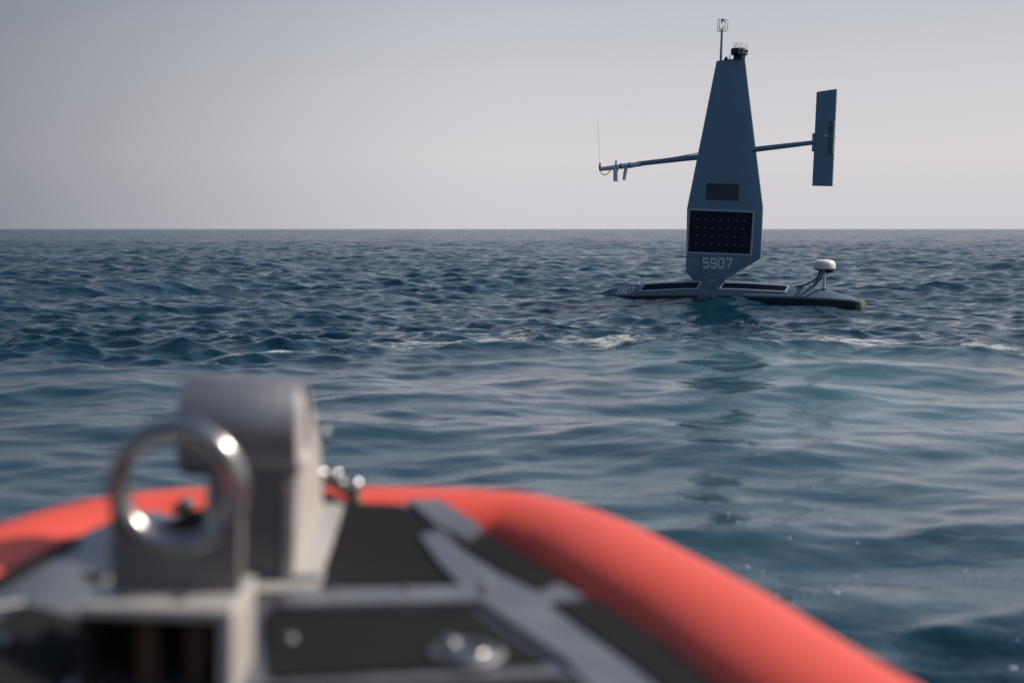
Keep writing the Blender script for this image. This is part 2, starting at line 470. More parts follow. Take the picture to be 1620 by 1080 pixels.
def sea_material():
    m = bpy.data.materials.new('sea_water')
    m.use_nodes = True
    t = m.node_tree
    b = t.nodes['Principled BSDF']
    co = N(t, 'ShaderNodeTexCoord')
    def attr(nm):
        a = N(t, 'ShaderNodeAttribute'); a.attribute_name = nm
        return a.outputs['Fac']
    def math_(op, a, b_=None, clamp=False):
        n = N(t, 'ShaderNodeMath', operation=op); n.use_clamp = clamp
        for i, v in enumerate((a, b_)):
            if v is None: continue
            if isinstance(v, (int, float)): n.inputs[i].default_value = v
            else: t.links.new(v, n.inputs[i])
        return n.outputs[0]
    def noise(scale, stretch, detail=3, rough=0.55, dist=0.0):
        mp = N(t, 'ShaderNodeMapping'); mp.inputs['Scale'].default_value = stretch
        mp.inputs['Rotation'].default_value = (0, 0, math.radians(7))
        t.links.new(co.outputs['Object'], mp.inputs[0])
        n = N(t, 'ShaderNodeTexNoise')
        n.inputs['Scale'].default_value = scale; n.inputs['Detail'].default_value = detail
        n.inputs['Roughness'].default_value = rough; n.inputs['Distortion'].default_value = dist
        t.links.new(mp.outputs[0], n.inputs['Vector'])
        return n.outputs['Fac']
    wake = attr('wake')
    calm = math_('SUBTRACT', 1.0, math_('MULTIPLY', wake, 0.86))
    # body colour of the water
    mix = N(t, 'ShaderNodeMix', data_type='RGBA')
    mix.inputs[6].default_value = (0.003, 0.028, 0.053, 1)
    mix.inputs[7].default_value = (0.05, 0.145, 0.18, 1)
    t.links.new(math_('MULTIPLY', attr('aerated'), 0.5, True), mix.inputs[0])
    # foam
    n0 = noise(2.3, (0.42, 1.6, 1.0), 6, 0.6, 1.4)
    ridge = math_('SUBTRACT', 1.0, math_('MULTIPLY', math_('ABSOLUTE', math_('SUBTRACT', n0, 0.5)), 4.5), True)
    n1 = noise(6.5, (0.38, 1.7, 1.0), 6, 0.68, 0.9)
    n2 = noise(24.0, (0.7, 1.4, 1.0), 5, 0.65, 0.5)
    pat = math_('ADD', math_('MULTIPLY', ridge, 0.22), math_('ADD', math_('MULTIPLY', n1, 0.48), math_('MULTIPLY', n2, 0.36)))
    ff = N(t, 'ShaderNodeMapRange', interpolation_type='SMOOTHSTEP')
    ff.inputs['From Min'].default_value = 0.855; ff.inputs['From Max'].default_value = 1.04
    t.links.new(math_('ADD', pat, math_('MULTIPLY', attr('foam'), 0.425)), ff.inputs[0])
    foamf = ff.outputs[0]
    mix2 = N(t, 'ShaderNodeMix', data_type='RGBA')
    mix2.inputs[7].default_value = (0.54, 0.56, 0.56, 1)
    t.links.new(mix.outputs[2], mix2.inputs[6])
    t.links.new(foamf, mix2.inputs[0])
    t.links.new(mix2.outputs[2], b.inputs['Base Color'])
    rr = N(t, 'ShaderNodeMapRange')
    rr.inputs['To Min'].default_value = 0.035; rr.inputs['To Max'].default_value = 0.65
    t.links.new(foamf, rr.inputs[0])
    t.links.new(math_('ADD', rr.outputs[0], math_('MULTIPLY', attr('unresolved'), 0.17), True), b.inputs['Roughness'])
    b.inputs['IOR'].default_value = 1.333
    # capillary ripples
    r1 = noise(2.6, (0.75, 1.25, 1.0), 4, 0.55, 0.5)
    r2 = noise(9.0, (0.7, 1.2, 1.0), 3, 0.5, 0.3)
    b1 = N(t, 'ShaderNodeBump'); b1.inputs['Distance'].default_value = 0.085
    t.links.new(r1, b1.inputs['Height'])
    t.links.new(math_('MULTIPLY', calm, 0.62), b1.inputs['Strength'])
    b2 = N(t, 'ShaderNodeBump'); b2.inputs['Distance'].default_value = 0.016
    t.links.new(r2, b2.inputs['Height'])
    rip = math_('SUBTRACT', 1.0, math_('MULTIPLY', wake, 0.30))
    t.links.new(math_('MULTIPLY', rip, 0.6), b2.inputs['Strength'])
    r3 = noise(34.0, (0.55, 1.25, 1.0), 3, 0.55, 0.3)
    b3 = N(t, 'ShaderNodeBump'); b3.inputs['Distance'].default_value = 0.0045
    t.links.new(r3, b3.inputs['Height'])
    t.links.new(math_('MULTIPLY', rip, 0.55), b3.inputs['Strength'])
    t.links.new(b2.outputs[0], b3.inputs['Normal'])
    t.links.new(b1.outputs[0], b2.inputs['Normal'])
    # short chop beyond the mesh's resolution tilts the normal directly
    mp = N(t, 'ShaderNodeMapping'); mp.inputs['Scale'].default_value = (0.62, 1.0, 1.0)
    mp.inputs['Rotation'].default_value = (0, 0, math.radians(-9))
    t.links.new(co.outputs['Object'], mp.inputs[0])
    nc_ = N(t, 'ShaderNodeTexNoise')
    nc_.inputs['Scale'].default_value = 3.0; nc_.inputs['Detail'].default_value = 4
    nc_.inputs['Roughness'].default_value = 0.62; nc_.inputs['Distortion'].default_value = 0.4
    t.links.new(mp.outputs[0], nc_.inputs['Vector'])
    sub = N(t, 'ShaderNodeVectorMath', operation='SUBTRACT'); sub.inputs[1].default_value = (0.5, 0.5, 0.5)
    t.links.new(nc_.outputs['Color'], sub.inputs[0])
    mul = N(t, 'ShaderNodeVectorMath', operation='MULTIPLY'); mul.inputs[1].default_value = (1.0, 1.75, 0.0)
    t.links.new(sub.outputs[0], mul.inputs[0])
    scl = N(t, 'ShaderNodeVectorMath', operation='SCALE')
    t.links.new(mul.outputs[0], scl.inputs[0])
    t.links.new(math_('MULTIPLY', attr('unresolved'), calm), scl.inputs['Scale'])
    addn = N(t, 'ShaderNodeVectorMath', operation='ADD')
    t.links.new(b3.outputs[0], addn.inputs[0]); t.links.new(scl.outputs[0], addn.inputs[1])
    nrm = N(t, 'ShaderNodeVectorMath', operation='NORMALIZE')
    t.links.new(addn.outputs[0], nrm.inputs[0])
    t.links.new(nrm.outputs[0], b.inputs['Normal'])
    return m

sea = build_sea()
sea.data.materials.append(sea_material())

# ------------------------------------------------------------------ uncrewed sailing vessel
BASE = (4.098, 29.0, 0.0)
vessel = thing('sailing_drone', 'grey uncrewed sailing vessel with tall rigid wing drifting on the sea', 'sail drone', BASE)
HULL_ROT = (0, 0, math.radians(-36))
WING_ROT = (0, 0, math.radians(-40))

# hull stations: s, ridge z, chine z, half beam, ridge half width
ST = [(-2.84, 0.075, 0.045, 0.02, 0.008), (-2.44, 0.235, 0.075, 0.13, 0.03), (-1.765, 0.345, 0.10, 0.26, 0.045),
      (-1.108, 0.405, 0.125, 0.34, 0.06), (-0.452, 0.45, 0.15, 0.39, 0.07), (0.115, 0.453, 0.16, 0.40, 0.07),
      (0.838, 0.441, 0.165, 0.40, 0.07), (1.649, 0.405, 0.165, 0.37, 0.06), (2.236, 0.366, 0.155, 0.31, 0.055),
      (2.60, 0.29, 0.145, 0.26, 0.05), (2.9, 0.215, 0.13, 0.20, 0.05), (3.12, 0.165, 0.115, 0.15, 0.05)]
SS = np.array([s[0] for s in ST])
def station(s):
    return [float(np.interp(s, SS, [q[i] for q in ST])) for i in range(1, 5)]
fine_s = np.concatenate([np.linspace(-2.84, -2.3, 7)[:-1], np.linspace(-2.3, 3.12, 36)])
def loft(rows):
    mb = MB(); n = len(rows[0])
    mb.v = [p for r in rows for p in r]
    for i in range(len(rows) - 1):
        for k in range(n - 1):
            mb.f.append((i * n + k, (i + 1) * n + k, (i + 1) * n + k + 1, i * n + k + 1))
    return mb, n
up, low = [], []
for s in fine_s:
    zr, zc, b, w = station(s)
    up.append([(s, b, zc), (s, b - 0.012, zc + 0.03), (s, w + 0.02, zr - 0.012), (s, w * 0.6, zr), (s, -w * 0.6, zr), (s, -w - 0.02, zr - 0.012), (s, -b + 0.012, zc + 0.03), (s, -b, zc)])
    low.append([(s, b, zc), (s, b - 0.005, zc - 0.06), (s, b * 0.9, -0.12), (s, b * 0.45, -0.34), (s, 0, -0.42 + 0.12 * (abs(s) / 3) ** 2),
                (s, -b * 0.45, -0.34), (s, -b * 0.9, -0.12), (s, -b + 0.005, zc - 0.06), (s, -b, zc)])
mb, n = loft(up)
mb.f += [tuple(range(n)), tuple(range((len(up) - 1) * n, len(up) * n))]
hull = mb.build('hull', M['vessel_deck'], vessel, smooth=30, rot=HULL_ROT)
mb, n = loft(low)
mb.f += [tuple(range(n)), tuple(range((len(low) - 1) * n, len(low) * n))]
mb.build('underbody', M['hull_bottom'], hull, smooth=30, label='dark hull below the chine')
# blunt stern cap
zr, zc, b, w = station(3.12)
mb = MB()
rows = []
for ds, k in ((0.0, 1.0), (0.05, 0.97), (0.085, 0.82), (0.10, 0.5)):
    cz = 0.05
    ring = [(b, zc), (b, 0.0), (b * 0.8, -0.1), (-b * 0.8, -0.1), (-b, 0.0), (-b, zc), (-w, zr), (w, zr)]
    rows.append([(3.121 + ds, y * k, cz + (z - cz) * k) for y, z in ring])
m2 = MB(); nn = 8
m2.v = [p for r in rows for p in r]
for i in range(3):
    for k in range(nn):
        m2.f.append((i * nn + k, i * nn + (k + 1) % nn, (i + 1) * nn + (k + 1) % nn, (i + 1) * nn + k))
m2.f.append(tuple(range(3 * nn, 4 * nn)))
m2.build('stern_cap', M['stern_sunlit'], hull, smooth=40, label='stern cap with greenish sunlight painted in')

def facet(s_app, z_app, off=0.0):
    """point on the camera-side deck facet for apparent centre-plane coordinates"""
    s = s_app; z = z_app
    for _ in range(6):
        zr, zc, b, w = station(s)
        f = min(1, max(0, (zr - 0.012 - z) / max(zr - 0.012 - zc - 0.03, 1e-3)))
        yy = (w + 0.02) + (b - 0.012 - w - 0.02) * f
        s = s_app + 0.727 * yy
        z = 1.5 - (1.5 - z_app) * (1 - 0.8 * yy / 29)
    nrm = Vector((0, -(zr - zc - 0.042), b - w - 0.032)).normalized()
    nrm = Vector((0, -(zr - zc), (b - w))).normalized()
    return Vector((s, -yy, z)) + nrm * off

def facet_st(s, f, off):
    zr, zc, b, w = station(s)
    y0, z0 = w + 0.02, zr - 0.012
    y1, z1 = b - 0.012, zc + 0.03
    nrm = Vector((0, -(z0 - z1), (y1 - y0))).normalized()
    return Vector((s, -(y0 + (y1 - y0) * f), z0 + (z1 - z0) * f)) + nrm * off

def inv_facet(s_app, z_app):
    p = facet(s_app, z_app)
    zr, zc, b, w = station(p.x)
    return p.x, min(0.97, max(0.03, (zr - 0.012 - p.z) / (zr - zc - 0.042)))

def deck_panel(corners, n_cells):
    """corners: bottom-left, top-left, top-right, bottom-right in (s, z) apparent"""
    st = [inv_facet(*c) for c in corners]
    def P(u, v, off):      # u along, v 0 top..1 bottom
        s = (st[1][0] * (1 - u) + st[2][0] * u) * (1 - v) + (st[0][0] * (1 - u) + st[3][0] * u) * v
        f = (st[1][1] * (1 - u) + st[2][1] * u) * (1 - v) + (st[0][1] * (1 - u) + st[3][1] * u) * v
        return facet_st(s, f, off)
    def patch(u0, u1, v0, v1, off, nu):
        m_ = MB(); vs = []
        for k in range(nu + 1):
            u = u0 + (u1 - u0) * k / nu
            vs += [P(u, v0, off), P(u, v1, off), P(u, v0, 0.001), P(u, v1, 0.001)]
        fs = []
        for k in range(nu):
            a = 4 * k; c = a + 4
            fs += [(a, c, c + 1, a + 1), (a, a + 2, c + 2, c), (a + 1, c + 1, c + 3, a + 3)]
        fs += [(0, 1, 3, 2), (4 * nu, 4 * nu + 2, 4 * nu + 3, 4 * nu + 1)]
        return m_.add(vs, fs)
    fr = MB()
    for a in ((0, 1, -0.02, 0.10, 16), (0, 1, 0.90, 1.02, 16), (0, 0.017, 0.10, 0.90, 1), (0.983, 1, 0.10, 0.90, 1)):
        q = patch(a[0], a[1], a[2], a[3], 0.016, a[4])
        fr.add(q.v, q.f)
    root = patch(0.015, 0.985, 0.08, 0.92, 0.006, 16).build('deck_solar_panel', M['panel_back'], vessel, rot=HULL_ROT)
    fr.build('panel_frame', M['panel_frame'], root)
    w_ = (0.98 - 0.02) / n_cells
    for k in range(n_cells):
        u0 = 0.02 + k * w_
        patch(u0 + 0.0012, u0 + w_ - 0.0012, 0.115, 0.885, 0.010, 2).build('solar_cell', M['cell_deck'], root)
    return root
deck_panel([(-1.795, 0.181), (-1.611, 0.339), (-0.276, 0.415), (-0.413, 0.262)], 12)
deck_panel([(0.081, 0.281), (0.216, 0.413), (1.662, 0.389), (1.543, 0.255)], 12)

# lettering: chamfered block digits on a 4 x 6 grid
GLYPH = {'5': [(4, 6), (0, 6), (0, 3.5), (3.2, 3.5), (4, 2.7), (4, 0.8), (3.2, 0), (0.8, 0), (0, 0.8), (0, 1.2)],
         '9': [(4, 2.9), (0.8, 2.9), (0, 3.7), (0, 5.2), (0.8, 6), (3.2, 6), (4, 5.2), (4, 0.8), (3.2, 0), (0.8, 0), (0, 0.8), (0, 1.1)],
         '0': [(2, 6), (3.2, 6), (4, 5.2), (4, 0.8), (3.2, 0), (0.8, 0), (0, 0.8), (0, 5.2), (0.8, 6), (2, 6)],
         '7': [(0, 6), (4, 6), (4, 5.0), (1.4, 0)]}
def lettering(text, place, stroke=0.95):
    m_ = MB(); ox = 0.0
    for ch in text:
        pts = [np.array(p, float) for p in GLYPH[ch]]
        L, R_ = [], []
        for i, p in enumerate(pts):
            d0 = (p - pts[i - 1]) if i > 0 else (pts[1] - p)
            d1 = (pts[i + 1] - p) if i < len(pts) - 1 else (p - pts[i - 1])
            d0 = d0 / np.linalg.norm(d0); d1 = d1 / np.linalg.norm(d1)
            n0 = np.array([-d0[1], d0[0]]); n1 = np.array([-d1[1], d1[0]])
            nn_ = n0 + n1; nn_ = nn_ / np.linalg.norm(nn_)
            sc = stroke / 2 / max(0.5, np.dot(nn_, n0))
            L.append(p + nn_ * sc); R_.append(p - nn_ * sc)
        for i in range(len(pts) - 1):
            m_.add([place((ox + q[0]) / 22.0, q[1] / 6.0) for q in (R_[i], R_[i + 1], L[i + 1], L[i])], [(0, 1, 2, 3)])
        ox += 6.0
    return m_

# hull number on the bow facet, leaning with the facet
HN = [inv_facet(*c) for c in ((-2.344, 0.12), (-2.249, 0.23), (-1.858, 0.267), (-1.935, 0.151))]
def hn(u, v):
    b0 = (HN[0][0] * (1 - u) + HN[3][0] * u, HN[0][1] * (1 - u) + HN[3][1] * u)
    t0 = (HN[1][0] * (1 - u) + HN[2][0] * u, HN[1][1] * (1 - u) + HN[2][1] * u)
    return facet_st(b0[0] * (1 - v) + t0[0] * v, b0[1] * (1 - v) + t0[1] * v, 0.004)
lettering('5907', hn, 1.3).build('hull_number', M['white_mark'], hull, label='white number 5907 on the bow')
# hatch seam slanting across the aft deck
m_ = MB()
for a, c in (((1.72, 0.30), (1.50, 0.19)), ((0.02, 0.44), (-0.1, 0.25))):
    p, q = inv_facet(*a), inv_facet(*c)
    MB().add([facet_st(p[0] - .008, p[1], .003), facet_st(p[0] + .008, p[1], .003), facet_st(q[0] + .008, q[1], .003), facet_st(q[0] - .008, q[1], .003)], [(0, 1, 2, 3)]).build('seam', M['seam'], hull)
# small cleat on the bow ridge
MB().lathe([(0.0, 0.0), (0.02, 0.0), (0.018, 0.035), (0.0, 0.045)], (-1.77, 0, 0.335), 10).build('bow_fitting', M['white_mark'], hull, smooth=40)

# mast stub
MB().lathe([(0.12, 0.30), (0.12, 0.455), (0.10, 0.475)], (0, 0, 0), 24).build('mast_stub', M['vessel_grey'], vessel, smooth=40)

# wing sail: rows of (z, leading edge, trailing edge)
ROWS = [(0.445, -0.47, 0.25), (0.465, -0.51, 0.29), (0.614, -0.655, 0.56), (0.77, -0.656, 0.835), (0.925, -0.653, 1.105), (1.42, -0.647, 1.12),
        (1.92, -0.642, 1.134), (2.4, -0.533, 1.060), (3.0, -0.396, 0.966), (3.6, -0.259, 0.873), (4.2, -0.124, 0.779), (4.86, 0.026, 0.677)]
CH = [(0.0, 0.004), (0.006, 0.018), (0.02, 0.034), (0.05, 0.052), (0.10, 0.064), (0.20, 0.070), (0.5, 0.070), (0.80, 0.066), (0.90, 0.056), (0.96, 0.036), (1.0, 0.012)]
rows = []
for z, a, b in ROWS:
    c = b - a
    k = min(1.0, c / 1.4) * (0.75 if z < 0.5 else 1)
    ring = [(a + c * u, -h * k, z + 0.02 * (u if z > 4.8 else 0)) for u, h in CH] + [(a + c * u, h * k, z + 0.02 * (u if z > 4.8 else 0)) for u, h in CH[::-1]]
    rows.append(ring)
m_ = MB(); nn = len(rows[0])
m_.v = [p for r in rows for p in r]
for i in range(len(rows) - 1):
    for k in range(nn):
        m_.f.append((i * nn + k, i * nn + (k + 1) % nn, (i + 1) * nn + (k + 1) % nn, (i + 1) * nn + k))
m_.f += [tuple(range(nn)), tuple(range((len(rows) - 1) * nn, len(rows) * nn))]
wing = m_.build('wing_sail', M['vessel_grey'], vessel, smooth=50, rot=WING_ROT)
FY = -0.0705            # camera-side face of the wing
# seams in the lower wing
m_ = MB().add([(-0.645, FY - 0.0005, 0.925), (-0.25, FY - 0.0025, 0.935), (-0.25, FY - 0.0025, 0.928), (-0.645, FY - 0.0005, 0.918)], [(0, 1, 2, 3)])
m_.build('seam', M['seam'], wing)
m_ = MB().add([(-0.255, FY - 0.0025, 0.93), (-0.248, FY - 0.0025, 0.93), (-0.248, FY - 0.0025, 0.50), (-0.255, FY - 0.0025, 0.50)], [(0, 1, 2, 3)])
m_.build('seam', M['seam'], wing)
lettering('5907', lambda u, v: (-0.185 + 0.655 * u, FY - 0.003, 0.713 + 0.183 * v + 0.005 * u), 1.12).build('wing_number', M['white_mark'], wing, label='white number 5907 on the foot of the wing')
# subdued flag
FQ = [(-0.157, 2.09), (-0.131, 2.423), (0.624, 2.382), (0.614, 2.055)]
def flag_pt(u, v, off):     # v 0 bottom .. 1 top
    a = np.array(FQ[0]) * (1 - u) + np.array(FQ[3]) * u
    b = np.array(FQ[1]) * (1 - u) + np.array(FQ[2]) * u
    p = a * (1 - v) + b * v
    return (p[0], FY - off, p[1])
def flag_quad(u0, u1, v0, v1, off):
    return MB().add([flag_pt(u0, v0, off), flag_pt(u1, v0, off), flag_pt(u1, v1, off), flag_pt(u0, v1, off)], [(0, 1, 2, 3)])
flag = flag_quad(0, 1, 0, 1, 0.003).build('flag_decal', M['flag_light'], vessel, rot=WING_ROT, label='subdued dark striped flag decal')
for k in range(0, 13, 2):
    u0 = 0.40 if k >= 6 else 0.0
    flag_quad(u0, 1, k / 13, (k + 1) / 13, 0.0045).build('stripe', M['flag_dark'], flag)
canton = flag_quad(0, 0.40, 6 / 13, 1, 0.0055).build('canton', M['flag_dark'], flag)
m_ = MB()
for r_ in range(9):
    for c_ in range(6 if r_ % 2 == 0 else 5):
        u = 0.40 * ((c_ * 2 + 1 + (r_ % 2)) / 12.0); v = 6 / 13 + 7 / 13 * (r_ + 1) / 10.0
        pc = Vector(flag_pt(u, v, 0.007))
        pts = [pc + Vector((math.sin(2 * math.pi * q / 10) * (0.012 if q % 2 == 0 else 0.005), 0, math.cos(2 * math.pi * q / 10) * (0.012 if q % 2 == 0 else 0.005))) for q in range(10)]
        m_.add(pts, [tuple(range(10))])
m_.build('stars', M['flag_light'], flag)

# wing solar panel: 8 x 5 cells on a pale backing inside a pale frame
PQ = [(-0.593, 1.000), (-0.553, 1.914), (0.993, 1.850), (0.940, 0.966)]
def pan(u, v):
    a = np.array(PQ[0]) * (1 - u) + np.array(PQ[3]) * u
    b = np.array(PQ[1]) * (1 - u) + np.array(PQ[2]) * u
    return a * (1 - v) + b * v
def pan_slab(u0, u1, v0, v1, y0, y1):
    p = [pan(u0, v0), pan(u1, v0), pan(u1, v1), pan(u0, v1)]
    return MB().prism([(q[0], q[1]) for q in p], y0, y1, 'y')
panel = pan_slab(0.01, 0.99, 0.01, 0.99, FY + 0.006, FY - 0.004).build('wing_solar_panel', M['panel_back'], vessel, rot=WING_ROT)
fr = MB()
for a in ((0, 1, 0, 0.033), (0, 1, 0.967, 1), (0, 0.019, 0.033, 0.967), (0.981, 1, 0.033, 0.967)):
    q = pan_slab(*a, FY + 0.006, FY - 0.018); fr.add(q.v, q.f)
fr.build('panel_frame', M['panel_frame'], panel)
NU, NV = 8, 5
for i in range(NU):
    for j in range(NV):
        u0 = 0.025 + 0.95 * i / NU; u1 = 0.025 + 0.95 * (i + 1) / NU
        v0 = 0.042 + 0.916 * j / NV; v1 = 0.042 + 0.916 * (j + 1) / NV
        gu, gv = 0.0012, 0.002
        cu, cv = 0.011, 0.018
        c8 = [(u0 + gu + cu, v0 + gv), (u1 - gu - cu, v0 + gv), (u1 - gu, v0 + gv + cv), (u1 - gu, v1 - gv - cv), (u1 - gu - cu, v1 - gv), (u0 + gu + cu, v1 - gv), (u0 + gu, v1 - gv - cv), (u0 + gu, v0 + gv + cv)]
        pts = [pan(*q) for q in c8]
        MB().prism([(q[0], q[1]) for q in pts], FY - 0.0045, FY - 0.008, 'y').build('solar_cell', M['cell'], panel)
# pale tabs where four cells meet
for i in range(1, NU):
    for j in range(1, NV):
        p = pan(0.025 + 0.95 * i / NU, 0.042 + 0.916 * j / NV)
        MB().add([(p[0] - 0.013, FY - 0.0085, p[1]), (p[0], FY - 0.0085, p[1] - 0.013), (p[0] + 0.013, FY - 0.0085, p[1]), (p[0], FY - 0.0085, p[1] + 0.013)], [(0, 1, 2, 3)]).build('cell_tab', M['panel_frame'], panel)

# forward boom with instruments
boom = MB().tube([(-0.30, 0, 2.968), (-0.42, 0, 2.958), (-1.1, 0, 2.91), (-1.86, 0, 2.855)], [0.062, 0.058, 0.048, 0.040], 14).build('forward_boom', M['vessel_grey'], vessel, smooth=40, rot=WING_ROT)
MB().tube([(-1.80, 0, 2.86), (-1.86, 0, 2.857), (-2.02, 0, 2.848)], [0.054, 0.054, 0.05], 14).build('boom_clamp', M['sensor'], boom, smooth=40)
for s_, z_ in ((-0.95, 2.972), (-1.5, 2.932)):
    MB().box((s_ - 0.025, -0.012, z_ - 0.03), (s_ + 0.025, 0.012, z_ + 0.012)).build('cable_clip', M['black'], boom)
MB().tube(catmull([(-0.36, -0.01, 3.045), (-0.55, -0.01, 3.018), (-0.95, -0.01, 2.972), (-1.5, -0.01, 2.928), (-1.9, -0.01, 2.905)], 6), 0.010, 6).build('cable', M['wire'], boom, smooth=60)
head = MB().tube([(-1.98, 0, 2.848), (-2.25, 0, 2.832), (-2.60, 0, 2.80), (-2.84, 0, 2.785)], [0.058, 0.054, 0.05, 0.044], 16).build('instrument_head', M['sensor'], vessel, smooth=40, rot=WING_ROT)
for s_ in (-2.08, -2.30):
    MB().tube([(s_ - 0.012, 0, 2.842 - (abs(s_) - 2.08) * 0.06), (s_ + 0.012, 0, 2.844 - (abs(s_) - 2.08) * 0.06)], 0.064, 16).build('clamp_band', M['wire'], head, smooth=40)
MB().tube([(-2.45, 0, 2.80), (-2.447, 0, 2.69), (-2.447, 0, 2.51)], [0.062, 0.060, 0.058], 16).build('probe', M['sensor'], head, smooth=40)
MB().tube([(-2.18, 0, 2.82), (-2.205, 0, 2.69), (-2.235, 0, 2.535)], [0.045, 0.042, 0.040], 14).build('probe', M['sensor'], head, smooth=40)
MB().lathe([(0.03, 0), (0.03, 0.09), (0.022, 0.12), (0, 0.13)], (-2.44, 0, 2.835), 12).build('sensor_cap', M['sensor'], head, smooth=40)
MB().lathe([(0.018, -0.05), (0.024, 0.02), (0.02, 0.11), (0.0, 0.13)], (-2.875, 0, 2.79), 10).build('antenna_base', M['wire'], head, smooth=40)
MB().tube([(-2.88, 0, 2.90), (-2.90, 0, 3.3), (-2.95, 0, 3.84)], [0.005, 0.004, 0.003], 6).build('whip_antenna', M['sensor'], head, smooth=60)
MB().tube(catmull([(-2.865, 0, 2.77), (-2.84, 0, 2.69), (-2.75, 0, 2.655), (-2.65, 0, 2.69), (-2.60, 0, 2.76)], 6), 0.009, 6).build('cable', M['black'], head, smooth=60)

# tail boom and tail fin
tboom = MB().tube([(0.74, -0.01, 3.02), (0.95, -0.01, 3.067), (1.6, 0, 3.112), (2.26, 0, 3.156)], [0.012, 0.055, 0.05, 0.043], 14).build('tail_boom', M['vessel_grey'], vessel, smooth=40, rot=WING_ROT)
TQ = [(2.21, 2.326), (2.271, 4.108), (2.695, 4.141), (2.639, 2.306)]
m_ = MB(); rows = []
for v in (0.0, 0.25, 0.5, 0.75, 1.0):
    a = np.array(TQ[0]) * (1 - v) + np.array(TQ[1]) * v
    b = np.array(TQ[3]) * (1 - v) + np.array(TQ[2]) * v
    prof = [(0, 0.004), (0.04, 0.016), (0.15, 0.025), (0.5, 0.027), (0.85, 0.02), (1.0, 0.012)]
    ring = [(a[0] + (b[0] - a[0]) * u, -h, a[1] + (b[1] - a[1]) * u) for u, h in prof] + [(a[0] + (b[0] - a[0]) * u, h, a[1] + (b[1] - a[1]) * u) for u, h in prof[::-1]]
    rows.append(ring)
nn = len(rows[0]); m_.v = [p for r in rows for p in r]
for i in range(4):
    for k in range(nn):
        m_.f.append((i * nn + k, i * nn + (k + 1) % nn, (i + 1) * nn + (k + 1) % nn, (i + 1) * nn + k))
m_.f += [tuple(range(nn)), tuple(range(4 * nn, 5 * nn))]
tail = m_.build('tail_fin', M['vessel_grey'], vessel, smooth=50, rot=WING_ROT)
MB().prism([(2.585, 2.935), (2.602, 3.527), (2.682, 3.533), (2.657, 2.918)], -0.022, -0.058, 'y').build('trim_tab', M['vessel_deck'], tail, bevel=0.006)
MB().prism([(2.556, 2.93), (2.572, 3.53), (2.585, 3.53), (2.569, 2.93)], -0.0265, -0.030, 'y').build('seam', M['black'], tail)
MB().tube([(2.49, -0.055, 3.265), (2.72, -0.06, 3.235)], 0.008, 6).build('control_rod', M['sensor'], tail, smooth=60)
MB().box((2.475, -0.07, 3.245), (2.515, -0.02, 3.285)).build('rod_horn', M['sensor'], tail)
MB().prism([(2.20, 2.98), (2.205, 3.33), (2.27, 3.33), (2.262, 2.98)], -0.034, 0.034, 'y').build('tail_bracket', M['vessel_grey'], tail, bevel=0.01)

# masthead: anemometer on a thin pole, camera cluster, small lamps
mast = MB().tube([(0.125, 0, 4.84), (0.145, 0, 5.46)], [0.026, 0.022], 10).build('anemometer_pole', M['vessel_grey'], vessel, smooth=50, rot=WING_ROT)
r_ = 0.006
MB().tube([(0.035, 0, 5.45), (0.047, 0, 5.69), (0.26, 0, 5.66), (0.285, 0, 5.63), (0.272, 0, 5.46), (0.255, 0, 5.435), (0.035, 0, 5.45)], r_, 6).build('wire_cage', M['wire'], mast, smooth=60)
MB().tube([(0.145, 0.11, 5.45), (0.155, 0.11, 5.67), (0.155, -0.11, 5.67), (0.145, -0.11, 5.45), (0.145, 0.11, 5.45)], r_, 6).build('wire_cage', M['wire'], mast, smooth=60)
for a, b in (((0.145, 0, 5.46), (0.085, 0, 5.52)), ((0.145, 0, 5.46), (0.195, 0, 5.53)), ((0.155, 0, 5.67), (0.115, 0, 5.60)), ((0.155, 0, 5.67), (0.215, 0, 5.61)), ((0.145, 0, 5.46), (0.155, 0, 5.67))):
    MB().tube([a, b], 0.009 if b[2] != 5.67 else 0.005, 6).build('transducer_arm', M['wire'], mast, smooth=60)
MB().lathe([(0, 0), (0.028, 0), (0.024, 0.03), (0.0, 0.04)], (0.155, 0, 5.65), 10).build('transducer', M['black'], mast, smooth=40)
oct_ = [(0.415, -0.10), (0.47, -0.155), (0.63, -0.155), (0.695, -0.09), (0.695, 0.09), (0.63, 0.155), (0.47, 0.155), (0.415, 0.10)]
camu = MB().prism(oct_, 4.94, 5.07, 'z').build('camera_cluster', M['black'], vessel, bevel=0.01, rot=WING_ROT)
MB().prism([(0.46, -0.07), (0.65, -0.07), (0.65, 0.07), (0.46, 0.07)], 4.862, 4.945, 'z').build('mount', M['black'], camu)
def cam_face(c, ang, mat_face):
    f = MB().box((-0.055, -0.012, -0.055), (0.055, 0.0, 0.055)).build('camera_face', mat_face, camu, bevel=0.008)
    f.location = c; f.rotation_euler = (0, 0, ang)
    l = MB().lathe([(0.034, 0.0), (0.034, -0.022), (0.026, -0.024), (0.02, -0.016), (0, -0.016)], (0, 0, 0), 18, 'y').build('lens', M['lens'], camu, smooth=40)
    l.location = Vector(c) + Matrix.Rotation(ang, 3, 'Z') @ Vector((0, -0.011, 0)); l.rotation_euler = (0, 0, ang)
cam_face((0.545, -0.157, 5.005), 0.0, M['black'])
cam_face((0.6645, -0.1235, 5.005), math.radians(47), M['cam_face'])
cam_face((0.698, 0.0, 5.005), math.radians(90), M['cam_face'])
random.seed(4)
m_ = MB()
for k in range(26):
    x_ = random.uniform(0.44, 0.68); y_ = random.uniform(-0.12, 0.12)
    m_.tube([(x_, y_, 5.068), (x_ + random.uniform(-0.06, 0.06), y_ + random.uniform(-0.06, 0.06), 5.18)], 0.0022, 4)
m_.build('bird_spikes', M['sensor'], camu)
